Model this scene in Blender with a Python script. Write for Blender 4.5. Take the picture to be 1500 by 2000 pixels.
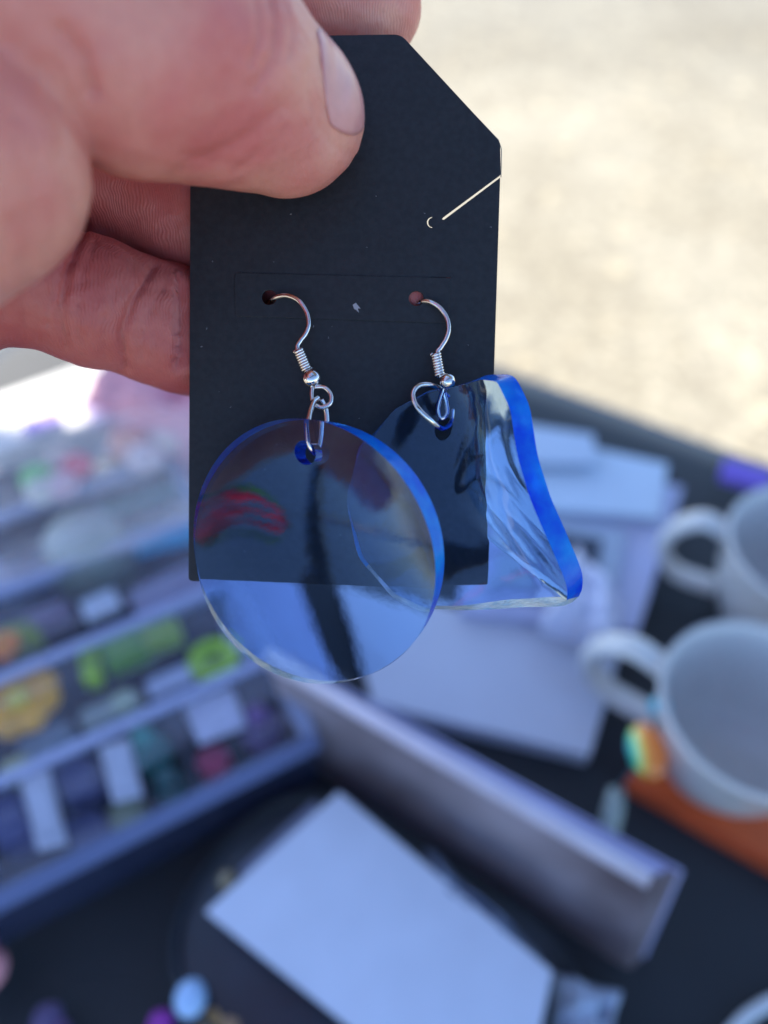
import bpy, bmesh, math, random
import numpy as np
from mathutils import Vector, Matrix
random.seed(4); np.random.seed(4)
SC = bpy.context.scene
for o in list(bpy.data.objects): bpy.data.objects.remove(o)

# ------------------------------------------------------------------ camera
FPX = 1472.0; H = 0.41; PITCH = math.radians(50)
CAMLOC = Vector((0, 0, H))
RIGHT = Vector((1, 0, 0)); UP = Vector((0, math.sin(PITCH), math.cos(PITCH)))
FWD = Vector((0, math.cos(PITCH), -math.sin(PITCH))); BACK = -FWD
cam = bpy.data.cameras.new('camera'); camo = bpy.data.objects.new('camera', cam)
SC.collection.objects.link(camo); SC.camera = camo
camo.location = CAMLOC; camo.rotation_euler = (math.pi / 2 - PITCH, 0, 0)
cam.sensor_fit = 'HORIZONTAL'; cam.sensor_width = 5.81; cam.lens = 5.81 * FPX / 1500
cam.clip_start = 0.005; cam.clip_end = 500
cam.dof.use_dof = True; cam.dof.focus_distance = 0.1315; cam.dof.aperture_fstop = 1.2

# ------------------------------------------------------------------ world + sun
SUN_EL = math.radians(42); SUN_AZ = math.radians(-38)      # azimuth measured from +Y towards +X
w = bpy.data.worlds.new('World'); SC.world = w; w.use_nodes = True
nt = w.node_tree; nt.nodes.clear()
sky = nt.nodes.new('ShaderNodeTexSky'); sky.sky_type = 'NISHITA'; sky.sun_disc = False
sky.sun_elevation = SUN_EL; sky.sun_rotation = SUN_AZ
sky.air_density = 1.0; sky.dust_density = 0.4; sky.ozone_density = 5
bg = nt.nodes.new('ShaderNodeBackground'); bg.inputs[1].default_value = 0.15
wo = nt.nodes.new('ShaderNodeOutputWorld')
nt.links.new(sky.outputs[0], bg.inputs[0]); nt.links.new(bg.outputs[0], wo.inputs[0])
sl = bpy.data.lights.new('sun', 'SUN'); slo = bpy.data.objects.new('sun', sl); SC.collection.objects.link(slo)
sl.energy = 3.0; sl.angle = math.radians(0.5); sl.color = (1.0, 0.93, 0.80)
SDIR = Vector((math.sin(SUN_AZ) * math.cos(SUN_EL), math.cos(SUN_AZ) * math.cos(SUN_EL), math.sin(SUN_EL)))  # to the sun
slo.rotation_euler = SDIR.to_track_quat('Z', 'Y').to_euler()
SC.view_settings.view_transform = 'Standard'; SC.view_settings.look = 'None'
SC.view_settings.gamma = 1; SC.view_settings.use_curve_mapping = False
SC.view_settings.exposure = 1.35
SC.render.engine = 'CYCLES'
SC.cycles.max_bounces = 14; SC.cycles.transmission_bounces = 12; SC.cycles.transparent_max_bounces = 16
SC.cycles.glossy_bounces = 8; SC.cycles.diffuse_bounces = 3
SC.cycles.caustics_reflective = False; SC.cycles.caustics_refractive = True
SC.cycles.sample_clamp_indirect = 4

# ------------------------------------------------------------------ helpers
def W(c):                       # camera-frame metres (x right, y up, z towards the viewer) -> world
    return CAMLOC + RIGHT * c[0] + UP * c[1] + BACK * c[2]
def CP(px, py, d):              # camera-frame point seen at px,py at depth d
    return Vector(((px - 750) / FPX * d, (1000 - py) / FPX * d, -d))
def P(px, py, d): return W(CP(px, py, d))
def G(px, py, z=0.0):           # point at height z over the table
    r = RIGHT * ((px - 750) / FPX) + UP * ((1000 - py) / FPX) + FWD
    return CAMLOC + r * ((z - H) / r.z)

def link(o, parent=None):
    SC.collection.objects.link(o)
    if parent is not None:
        o.parent = parent
        bpy.context.view_layer.update() if False else None
        o.matrix_parent_inverse = PINV.get(parent.name, Matrix())
    return o
PINV = {}
def empty(name, loc, rz=0.0):
    o = bpy.data.objects.new(name, None); o.empty_display_size = .02
    SC.collection.objects.link(o); o.location = loc; o.rotation_euler = (0, 0, rz)
    PINV[o.name] = (Matrix.Translation(Vector(loc)) @ Matrix.Rotation(rz, 4, 'Z')).inverted()
    return o
def tag(o, label=None, cat=None, group=None, kind=None):
    if label: o['label'] = label
    if cat: o['category'] = cat
    if group: o['group'] = group
    if kind: o['kind'] = kind
    return o
def mesh_obj(name, verts, faces, mat, parent=None, smooth=False):
    me = bpy.data.meshes.new(name); me.from_pydata([tuple(v) for v in verts], [], faces)
    if isinstance(mat, (list, tuple)):
        for m_ in mat: me.materials.append(m_)
    else: me.materials.append(mat)
    if smooth:
        me.polygons.foreach_set('use_smooth', [True] * len(me.polygons))
    me.update()
    return link(bpy.data.objects.new(name, me), parent)
def bm_obj(name, bm, mat, parent=None, smooth=False, recalc=True):
    if recalc: bmesh.ops.recalc_face_normals(bm, faces=bm.faces)
    me = bpy.data.meshes.new(name); bm.to_mesh(me); bm.free()
    me.materials.append(mat)
    if smooth: me.polygons.foreach_set('use_smooth', [True] * len(me.polygons))
    return link(bpy.data.objects.new(name, me), parent)
def prism_bm(pts_top, pts_bot, bevel=0.0, seg=2, bm=None):
    bm = bm or bmesh.new(); n = len(pts_top)
    a = [bm.verts.new(p) for p in pts_top]; b = [bm.verts.new(p) for p in pts_bot]
    fs = [bm.faces.new(a), bm.faces.new(b[::-1])]
    for i in range(n):
        j = (i + 1) % n; fs.append(bm.faces.new((a[j], a[i], b[i], b[j])))
    if bevel:
        es = list({e for f in fs for e in f.edges})
        bmesh.ops.bevel(bm, geom=es, offset=bevel, segments=seg, affect='EDGES', clamp_overlap=True)
    return bm
def box_pts(c, ax, sx, sy, z0, z1):
    """box footprint centred at c (xy), local x axis angle ax"""
    e = Vector((math.cos(ax), math.sin(ax), 0)); f = Vector((-math.sin(ax), math.cos(ax), 0))
    q = [Vector((c[0], c[1], 0)) + e * (sx / 2 * i) + f * (sy / 2 * j) for i, j in ((-1, -1), (1, -1), (1, 1), (-1, 1))]
    return [v + Vector((0, 0, z1)) for v in q], [v + Vector((0, 0, z0)) for v in q]
def box(name, c, ax, sx, sy, z0, z1, mat, parent=None, bevel=.0008):
    t, b = box_pts(c, ax, sx, sy, z0, z1)
    return bm_obj(name, prism_bm(t, b, bevel), mat, parent, smooth=False)
def lathe(name, c, prof, mat, parent=None, seg=40, sx=1.0, sy=1.0, closed=False):
    """prof: (r,z) pairs, z absolute; c xy"""
    vs, fs = [], []; n = len(prof)
    for k in range(seg):
        a = 2 * math.pi * k / seg
        for r, z in prof: vs.append((c[0] + r * sx * math.cos(a), c[1] + r * sy * math.sin(a), z))
    for k in range(seg):
        k2 = (k + 1) % seg
        for i in range(n - 1 if not closed else n):
            i2 = (i + 1) % n
            fs.append((k * n + i, k2 * n + i, k2 * n + i2, k * n + i2))
    o = mesh_obj(name, vs, fs, mat, parent, True)
    bm = bmesh.new(); bm.from_mesh(o.data); bmesh.ops.remove_doubles(bm, verts=bm.verts, dist=1e-6)
    bmesh.ops.recalc_face_normals(bm, faces=bm.faces); bm.to_mesh(o.data); bm.free()
    return o
def catmull(pts, n=12, closed=False):
    pts = [np.array(p, float) for p in pts]; out = []
    N = len(pts)
    rng = range(N) if closed else range(N - 1)
    for i in rng:
        p0 = pts[(i - 1) % N] if closed or i > 0 else 2 * pts[0] - pts[1]
        p1 = pts[i]; p2 = pts[(i + 1) % N]
        p3 = pts[(i + 2) % N] if closed or i + 2 < N else 2 * pts[-1] - pts[-2]
        for k in range(n):
            t = k / n
            out.append(.5 * ((2 * p1) + (-p0 + p2) * t + (2 * p0 - 5 * p1 + 4 * p2 - p3) * t * t + (-p0 + 3 * p1 - 3 * p2 + p3) * t ** 3))
    if not closed: out.append(pts[-1])
    return out
def tube_geo(pts, rad, seg=12, closed=False, caps=True):
    pts = [Vector(p) for p in pts]; n = len(pts); vs, fs = [], []
    rads = rad if hasattr(rad, '__len__') else [rad] * n
    tan = []
    for i in range(n):
        a = pts[(i - 1) % n] if closed or i > 0 else pts[0]
        b = pts[(i + 1) % n] if closed or i < n - 1 else pts[-1]
        tan.append((b - a).normalized())
    nrm = tan[0].orthogonal().normalized()
    for i in range(n):
        nrm = (nrm - tan[i] * nrm.dot(tan[i])).normalized(); bn = tan[i].cross(nrm)
        for k in range(seg):
            a = 2 * math.pi * k / seg
            vs.append(pts[i] + (nrm * math.cos(a) + bn * math.sin(a)) * rads[i])
    for i in range(n if closed else n - 1):
        j = (i + 1) % n
        for k in range(seg):
            k2 = (k + 1) % seg
            fs.append((i * seg + k, i * seg + k2, j * seg + k2, j * seg + k))
    if caps and not closed:
        fs.append(tuple(range(seg))[::-1]); fs.append(tuple((n - 1) * seg + k for k in range(seg)))
    return vs, fs
def tube(name, pts, rad, mat, parent=None, seg=12, closed=False):
    vs, fs = tube_geo(pts, rad, seg, closed)
    return mesh_obj(name, vs, fs, mat, parent, True)
def ball(name, c, r, mat, parent=None, sc=(1, 1, 1), bumpy=0.0, seed=0, sub=3):
    bm = bmesh.new(); bmesh.ops.create_icosphere(bm, subdivisions=sub, radius=1)
    rnd = random.Random(seed); ph = [rnd.uniform(0, 6) for _ in range(6)]
    for v in bm.verts:
        d = 1 + bumpy * (math.sin(5 * v.co.x + ph[0]) * math.sin(4 * v.co.y + ph[1]) + .6 * math.sin(9 * v.co.z + ph[2]) * math.sin(8 * v.co.x + ph[3]))
        v.co = Vector(c) + Vector((v.co.x * r * sc[0] * d, v.co.y * r * sc[1] * d, v.co.z * r * sc[2] * d))
    return bm_obj(name, bm, mat, parent, True)

# ------------------------------------------------------------------ materials
def mat(name, col, rough=.5, noise=0.0, nscale=60, bump=0.0, bscale=400, spec=.5, metal=0.0, trans=0.0, ior=1.45,
        alpha=None, sheen=0.0, sss=0.0, coat=0.0, col2=None):
    m = bpy.data.materials.new(name); m.use_nodes = True; t = m.node_tree; b = t.nodes['Principled BSDF']
    b.inputs['Base Color'].default_value = (*col, 1); b.inputs['Roughness'].default_value = rough
    b.inputs['Specular IOR Level'].default_value = spec; b.inputs['Metallic'].default_value = metal
    b.inputs['Transmission Weight'].default_value = trans; b.inputs['IOR'].default_value = ior
    b.inputs['Sheen Weight'].default_value = sheen; b.inputs['Coat Weight'].default_value = coat
    if sss:
        b.inputs['Subsurface Weight'].default_value = sss; b.inputs['Subsurface Scale'].default_value = .003
        b.inputs['Subsurface Radius'].default_value = (1, .35, .2)
    if alpha is not None: b.inputs['Alpha'].default_value = alpha
    tc = t.nodes.new('ShaderNodeTexCoord')
    if noise or col2:
        n = t.nodes.new('ShaderNodeTexNoise'); n.inputs['Scale'].default_value = nscale; n.inputs['Detail'].default_value = 5
        t.links.new(tc.outputs['Object'], n.inputs['Vector'])
        mx = t.nodes.new('ShaderNodeMix'); mx.data_type = 'RGBA'
        mr = t.nodes.new('ShaderNodeMapRange'); mr.inputs[1].default_value = .35; mr.inputs[2].default_value = .65
        t.links.new(n.outputs[0], mr.inputs[0]); t.links.new(mr.outputs[0], mx.inputs[0])
        c2 = col2 or tuple(max(0, c * (1 - noise)) for c in col)
        mx.inputs[6].default_value = (*col, 1); mx.inputs[7].default_value = (*c2, 1)
        t.links.new(mx.outputs[2], b.inputs['Base Color'])
    if bump:
        n = t.nodes.new('ShaderNodeTexNoise'); n.inputs['Scale'].default_value = bscale; n.inputs['Detail'].default_value = 4
        t.links.new(tc.outputs['Object'], n.inputs['Vector'])
        bp = t.nodes.new('ShaderNodeBump'); bp.inputs['Strength'].default_value = bump; bp.inputs['Distance'].default_value = .0005
        t.links.new(n.outputs[0], bp.inputs['Height']); t.links.new(bp.outputs[0], b.inputs['Normal'])
    return m
def col_mat(col, rough=.45, **k): return mat('paint', col, rough, **k)

# ground: pale sunlit concrete with grit and soft tonal bands
def ground_mat():
    m = bpy.data.materials.new('pale_concrete'); m.use_nodes = True; t = m.node_tree; b = t.nodes['Principled BSDF']
    tc = t.nodes.new('ShaderNodeTexCoord')
    def noise(s, d=6, r=.6):
        n = t.nodes.new('ShaderNodeTexNoise'); n.inputs['Scale'].default_value = s; n.inputs['Detail'].default_value = d
        n.inputs['Roughness'].default_value = r; t.links.new(tc.outputs['Object'], n.inputs['Vector']); return n
    def ramp(src, stops):
        r = t.nodes.new('ShaderNodeValToRGB'); t.links.new(src, r.inputs[0])
        while len(r.color_ramp.elements) < len(stops): r.color_ramp.elements.new(.5)
        for e, (p, c) in zip(r.color_ramp.elements, stops): e.position = p; e.color = (*c, 1)
        return r
    sxyz = t.nodes.new('ShaderNodeSeparateXYZ'); t.links.new(tc.outputs['Object'], sxyz.inputs[0])
    ad = t.nodes.new('ShaderNodeMath'); ad.operation = 'MULTIPLY_ADD'; ad.inputs[1].default_value = 1.1; t.links.new(noise(.9, 3).outputs[0], ad.inputs[0]); t.links.new(sxyz.outputs[1], ad.inputs[2])
    mrr = t.nodes.new('ShaderNodeMapRange'); mrr.inputs[1].default_value = 3.4; mrr.inputs[2].default_value = 5.6; t.links.new(ad.outputs[0], mrr.inputs[0])
    far_band = ramp(mrr.outputs[0], [(0, (1, 1, 1)), (.25, (.80, .80, .80)), (.6, (.76, .77, .79)), (1, (1, 1, 1))])  # darker band across the far ground
    big = ramp(noise(1.6).outputs[0], [(.35, (.42, .36, .25)), (.62, (.50, .44, .32))])
    v = t.nodes.new('ShaderNodeTexVoronoi'); v.inputs['Scale'].default_value = 55; t.links.new(tc.outputs['Object'], v.inputs['Vector'])
    grit = t.nodes.new('ShaderNodeMix'); grit.data_type = 'RGBA'; grit.blend_type = 'MULTIPLY'; grit.inputs[0].default_value = .55
    sep = t.nodes.new('ShaderNodeSeparateColor'); t.links.new(v.outputs['Color'], sep.inputs[0])
    gr = ramp(sep.outputs[0], [(.0, (.55, .5, .45)), (.8, (1.1, 1.08, 1.05)), (.97, (1.5, 1.45, 1.35))])
    t.links.new(big.outputs[0], grit.inputs[6]); t.links.new(gr.outputs[0], grit.inputs[7])
    g2 = t.nodes.new('ShaderNodeMix'); g2.data_type = 'RGBA'; g2.blend_type = 'MULTIPLY'; g2.inputs[0].default_value = 1
    t.links.new(grit.outputs[2], g2.inputs[6]); t.links.new(far_band.outputs[0], g2.inputs[7])
    v2 = t.nodes.new('ShaderNodeTexVoronoi'); v2.inputs['Scale'].default_value = 22; t.links.new(tc.outputs['Object'], v2.inputs['Vector'])
    sp2 = t.nodes.new('ShaderNodeSeparateColor'); t.links.new(v2.outputs['Color'], sp2.inputs[0])
    gr2 = ramp(sp2.outputs[1], [(0, (.93, .92, .90)), (.93, (1.02, 1.01, 1.0)), (.98, (1.35, 1.3, 1.2))])  # brightest cells are sun sparkle painted into the grit
    g3 = t.nodes.new('ShaderNodeMix'); g3.data_type = 'RGBA'; g3.blend_type = 'MULTIPLY'; g3.inputs[0].default_value = 1
    t.links.new(g2.outputs[2], g3.inputs[6]); t.links.new(gr2.outputs[0], g3.inputs[7])
    t.links.new(g3.outputs[2], b.inputs['Base Color']); b.inputs['Roughness'].default_value = .85
    bp = t.nodes.new('ShaderNodeBump'); bp.inputs['Strength'].default_value = .5; bp.inputs['Distance'].default_value = .004
    t.links.new(noise(70).outputs[0], bp.inputs['Height']); t.links.new(bp.outputs[0], b.inputs['Normal'])
    return m
M_ground = ground_mat()
M_cloth = mat('black_cloth', (.010, .013, .019), .62, bump=.25, bscale=900, spec=.55, sheen=.25)
M_card = mat('black_cardstock', (.019, .019, .022), .48, noise=.35, nscale=900, bump=.09, bscale=2200, spec=.5)
M_cardedge = mat('cardstock_cut_edge', (.20, .19, .18), .7)
M_metal = mat('silver_wire', (.80, .74, .70), .14, metal=1.0, bump=.05, bscale=1500)
M_white = mat('white_card', (.74, .76, .80), .45, noise=.05, nscale=30)
M_white2 = mat('white_plastic', (.62, .60, .66), .3, noise=.25, nscale=18)
M_cup = mat('speckled_white_enamel', (.74, .71, .69), .22, noise=.22, nscale=900, bump=.1, bscale=500)

# ------------------------------------------------------------------ ground
s = 150
gp = mesh_obj('ground', [(-s, -s, -.75), (s, -s, -.75), (s, s, -.75), (-s, s, -.75)], [(0, 1, 2, 3)], M_ground)
tag(gp, 'pale sunlit concrete ground beyond the table', kind='structure')

# ------------------------------------------------------------------ table
TA = math.radians(-30.5)
e1 = Vector((math.cos(TA), math.sin(TA), 0)); e2 = Vector((math.sin(TA), -math.cos(TA), 0))
pA = G(970, 718); pL = G(0, 662)
# corner: point on far edge nearest to the left edge line
k = (pL - pA).dot(e1); corner = pA + e1 * k
TL, TW = 1.5, .85
tc_ = corner + e1 * TL / 2 + e2 * TW / 2
tb = empty('market_table', (tc_.x, tc_.y, -.75), TA)
M_wood = mat('table_laminate', (.35, .33, .30), .5, noise=.2)
M_leg = mat('grey_steel', (.25, .25, .26), .4, metal=.8)
box('tabletop', tc_, TA, TL - .02, TW - .02, -.035, -.004, M_wood, tb)
for i in (-1, 1):
    for j in (-1, 1):
        q = tc_ + e1 * (i * (TL / 2 - .12)) + e2 * (j * (TW / 2 - .1))
        tube('leg', [(q.x, q.y, -.036), (q.x + .0, q.y, -.75)], .014, M_leg, tb)
tag(tb, 'folding market table hidden under a black cloth', 'table')
# cloth: top sheet plus folded skirt
def cloth():
    vs, fs = [], []; nx, ny = 90, 60
    drop = .34
    xs = list(np.linspace(-TL / 2 - drop, TL / 2 + drop, nx)); ys = list(np.linspace(-TW / 2 - drop, TW / 2 + drop, ny))
    def snap(a, h): return a
    for a in xs:
        for b in ys:
            ex = max(0, abs(a) - TL / 2); ey = max(0, abs(b) - TW / 2)
            x = max(-TL / 2, min(TL / 2, a)); y = max(-TW / 2, min(TW / 2, b))
            z = .0
            if ex or ey:
                d = max(ex, ey)
                fold = .018 * math.sin((a if ey >= ex else b) * 38) * min(1, d / .15)
                z = -d
                if ex >= ey: x += math.copysign(.004 + fold + .03 * d, a)
                if ey >= ex: y += math.copysign(.004 + fold + .03 * d, b)
            else:
                z = .0007 * math.sin(9 * a + 4 * b) * math.sin(7 * b - 3 * a)
            p = tc_ + e1 * x + e2 * y
            vs.append((p.x, p.y, z))
    for i in range(nx - 1):
        for j in range(ny - 1):
            fs.append((i * ny + j, (i + 1) * ny + j, (i + 1) * ny + j + 1, i * ny + j + 1))
    return mesh_obj('tablecloth', vs, fs, M_cloth, None, True)
tag(cloth(), 'black tablecloth spread over the whole market table', 'tablecloth')

# ------------------------------------------------------------------ unseen canopy, added and cut to shade the stall
def canopy():
    zc = 1.35
    sh = SDIR * (zc / SDIR.z)                       # shift from table plane to canopy plane along the sun ray
    # shade wanted on the table plane: rectangle aligned with the table
    a0, a1, b0, b1 = -.02, 2.9, -.05, .69
    q = [corner + e1 * a + e2 * b for a, b in ((.46, b0), (a1, b0), (a1, b1), (-.26, b1), (-.26, .58), (.40, .35))]
    top = [Vector((p.x + sh.x, p.y + sh.y, zc)) for p in q]
    r = empty('added_canopy', (tc_.x + sh.x, tc_.y + sh.y, -.75), TA)
    M = mat('blue_canopy_cloth', (.30, .34, .45), .8, noise=.1)
    apex = sum(top[:4], Vector()) / 4 + Vector((0, 0, .25))
    bm = bmesh.new(); n = 14
    for s_ in range(len(top)):
        a, b = top[s_], top[(s_ + 1) % len(top)]; vv = []
        for i in range(n + 1):
            row = []
            for j in range(n + 1):
                t = i / n; u = j / n
                p = (a.lerp(b, u)).lerp(apex, t); p.z -= .03 * math.sin(math.pi * t)
                row.append(bm.verts.new(p))
            vv.append(row)
        for i in range(n):
            for j in range(n):
                bm.faces.new((vv[i][j], vv[i][j + 1], vv[i + 1][j + 1], vv[i + 1][j]))
    bmesh.ops.remove_doubles(bm, verts=bm.verts, dist=1e-5)
    bm_obj('canopy_top', bm, M, r, True)
    for i in range(len(top)):
        a, b = top[i], top[(i + 1) % len(top)]
        bm_obj('valance', prism_bm([a, b, b + Vector((0, 0, -.12)), a + Vector((0, 0, -.12))],
                                   [v + (apex - v).normalized() * .004 for v in (a, b, b + Vector((0, 0, -.12)), a + Vector((0, 0, -.12)))]), M, r)
    # rear beam with an unseen dark roll, added to reflect in the left disc
    RA, RB = Vector((-2.9, -1.10, zc)), Vector((.60, -.02, zc))
    beam = catmull([(-2.9, -1.10, zc), (-2.0, -1.09, zc), (-1.3, -1.10, zc), (-.72, -.96, zc), (-.35, -.77, zc), (-.02, -.50, zc), (.60, -.02, zc)], 10)
    MD = mat('added_roll_cloth', (.008, .009, .012), .85, noise=.3)
    
    vs, fs = [], []; n = 60
    for i in range(n + 1):
        p = Vector(beam[i]); dd = (Vector(beam[min(i + 1, n)]) - Vector(beam[max(i - 1, 0)])).normalized(); sd = Vector((-dd.y, dd.x, 0))
        for k_ in range(12):
            a = 2 * math.pi * k_ / 12; ww = .085 + .012 * math.sin(i * .35) + .005 * math.sin(i * .8 + k_)
            q_ = p + sd * (math.cos(a) * ww) + Vector((0, 0, math.sin(a) * .05)); vs.append(q_)
    for i in range(n):
        for k_ in range(12): fs.append((i * 12 + k_, i * 12 + (k_ + 1) % 12, (i + 1) * 12 + (k_ + 1) % 12, (i + 1) * 12 + k_))
    fs += [tuple(range(12))[::-1], tuple(n * 12 + k_ for k_ in range(12))]
    mesh_obj('added_dark_roll', vs, fs, MD, r, True)
    for a, b in ((top[4], RA), (top[2], RB)):
        tube('side_bar', [a, b], .012, M_leg, r)
    for p in (top[0], top[1] + e1 * .02, RA, top[2], Vector((-1.3, -1.10, zc))):
        tube('pole', [(p.x, p.y, -.75), (p.x, p.y, zc)], .016, M_leg, r)
    # unseen red ribbons with green hems, added for the red reflection in the disc
    def sheer(c_):
        m = bpy.data.materials.new('sheer_ribbon'); m.use_nodes = True; t = m.node_tree; b = t.nodes['Principled BSDF']
        b.inputs['Base Color'].default_value = (*c_, 1); b.inputs['Roughness'].default_value = .6
        tr = t.nodes.new('ShaderNodeBsdfTranslucent'); tr.inputs[0].default_value = (*c_, 1); ms = t.nodes.new('ShaderNodeMixShader'); ms.inputs[0].default_value = .65
        t.links.new(b.outputs[0], ms.inputs[1]); t.links.new(tr.outputs[0], ms.inputs[2]); t.links.new(ms.outputs[0], t.nodes['Material Output'].inputs['Surface'])
        return m
    g = empty('added_garland', (-.55, -.2, zc - .1)); tag(g, 'unseen slack red ribbons with green hems, added overhead to reflect in the disc', 'added_garland')
    A_, B_ = Vector((-.06, .0, zc - .03)), Vector((-.80, -.68, zc - .03)); dg_ = (B_ - A_).normalized(); sg = Vector((-dg_.y, dg_.x, 0))
    tube('cord', [A_ + (A_ - B_).normalized() * .5, B_ + dg_ * .6], .003, M_leg, g, 6)
    for k_, (o_, hw_, c_) in enumerate(((-.115, .018, (.10, .30, .03)), (-.065, .026, (.90, .02, .06)), (.0, .018, (.95, .03, .08)), (.055, .014, (.80, .02, .05)), (.10, .010, (.10, .28, .03)))):
        vs, fs = [], []; nn = 40
        for i in range(nn + 1):
            t = i / nn; c = A_.lerp(B_, t) + sg * (o_ * (.5 + .5 * math.sin(math.pi * t) ** .5) + .022 * math.sin(t * 7 + k_ * .7)) + Vector((0, 0, -.05 * math.sin(math.pi * t) - .012 * math.sin(t * 15 + k_)))
            w_ = hw_ * (.75 + .35 * math.sin(t * 11 + 2 * k_))
            for u in (-1, -.3, .3, 1): vs.append(c + sg * (w_ * u) + Vector((0, 0, .012 * math.cos(u * 2.4 + t * 6))))
        for i in range(nn):
            for j in range(3): fs.append((i * 4 + j, i * 4 + j + 1, i * 4 + j + 5, i * 4 + j + 4))
        mesh_obj('ribbon', vs, fs, sheer(c_), g, True)
    tag(r, 'unseen blue cloth canopy on four grey poles, added to shade the stall', 'canopy')
canopy()

# ------------------------------------------------------------------ hand (signed-distance body, camera frame)
CC, CM = .1385, -.0759                              # card plane: depth = CC + CM*Y
def cdep(py): return CC / (1 - CM * (1000 - py) / FPX)
cardN = np.array([0, CM, 1.0]); cardN /= np.linalg.norm(cardN)    # towards the camera
def card_dist(p):                                   # signed distance to card front plane, + towards camera
    return (p @ cardN) - (np.array([0, 0, -CC]) @ cardN)
def rc(p, a, b, r1, r2):
    ba = b - a; L = np.linalg.norm(ba); h = np.clip(((p - a) @ ba) / (L * L), 0, 1)
    return np.linalg.norm(p - a - h[:, None] * ba, axis=1) - (r1 + (r2 - r1) * h)
def smin(a, b, k):
    h = np.clip(.5 + .5 * (b - a) / k, 0, 1); return b * (1 - h) + a * h - k * h * (1 - h)
def chain(p, nodes, k=.004):
    d = None
    for (a, b) in zip(nodes[:-1], nodes[1:]):
        e = rc(p, a[0], b[0], a[1], b[1]); d = e if d is None else smin(d, e, k)
    return d
def N(px, py, d, r): return (np.array(CP(px, py, d)), r)
def C3(x, y, z, r): return (np.array((x, y, z)), r)
WRIST = np.array((-.165, .020, -.055))
thumb = [N(602, 228, .1245, .0090), N(548, 190, .1215, .0106), N(440, 125, .113, .0134), N(270, 95, .105, .0160), N(60, -10, .099, .0172), C3(-.085, .06, -.075, .021)]
pad = [N(545, 262, .1225, .0088), N(440, 215, .116, .0100)]
thenar = [N(-25, 330, .097, .0122), N(-230, 330, .090, .0175), C3(-.115, .035, -.065, .021)]
index = [N(722, 12, .1432, .0098), N(600, -30, .1440, .0104), N(400, -90, .139, .0110), N(80, -170, .127, .0115), C3(-.088, .075, -.110, .0125)]
middle = [N(815, 568, .1438, .0085), N(600, 535, .1455, .0100), N(380, 432, .1475, .0106), N(140, 320, .142, .0112), C3(-.085, .055, -.118, .0125)]
ring = [N(520, 690, .1500, .0095), N(380, 658, .1455, .0106), N(310, 632, .143, .0108), N(240, 608, .1400, .0099), N(180, 590, .1370, .0110), N(115, 567, .134, .0099), N(40, 535, .1310, .0112), C3(-.080, .036, -.122, .012)]
pinky = [N(330, 610, .166, .0080), N(150, 560, .164, .0082), N(-50, 520, .150, .0090), C3(-.083, .025, -.128, .0105)]
palm = [[C3(-.088, .075, -.110, .0135), (WRIST, .020)], [C3(-.085, .055, -.118, .0135), (WRIST, .022)], [C3(-.080, .036, -.122, .013), (WRIST, .021)],
        [C3(-.083, .025, -.128, .012), (WRIST + np.array((0, -.012, 0)), .019)], [C3(-.088, .075, -.110, .0125), C3(-.083, .025, -.128, .012)]]
arm = [(WRIST, .026), (WRIST + np.array((-.10, -.06, .06)), .035), (WRIST + np.array((-.19, -.15, .12)), .042)]
def hand_sdf(p, detail=True):
    cd = card_dist(p)
    t = smin(chain(p, thumb), chain(p, pad), .008)
    t = np.maximum(t, -(cd - .0003)) if True else t
    t2 = chain(p, thenar, .01)
    back = -.0007
    fi = chain(p, index, .005); fm = chain(p, middle, .005); fr = chain(p, ring, .0035); fp = chain(p, pinky, .004)
    def behind(f):      # nothing of a finger may come through the card where the card is
        xx = p[:, 0] / -p[:, 2] * FPX + 750
        return np.where(xx > 340, np.maximum(f, cd - back), f)
    fi = behind(fi); fm = behind(fm); fr = behind(fr)
    pl = None
    for c in palm:
        e = chain(p, c, .006); pl = e if pl is None else smin(pl, e, .008)
    pl = smin(pl, chain(p, arm, .02), .02)
    d = smin(fi, fm, .0012); d = smin(d, fr, .0012); d = smin(d, fp, .001)
    d = smin(d, pl, .004)
    tt = smin(t, t2, .0022)
    return smin(d, tt, .002)
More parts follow.
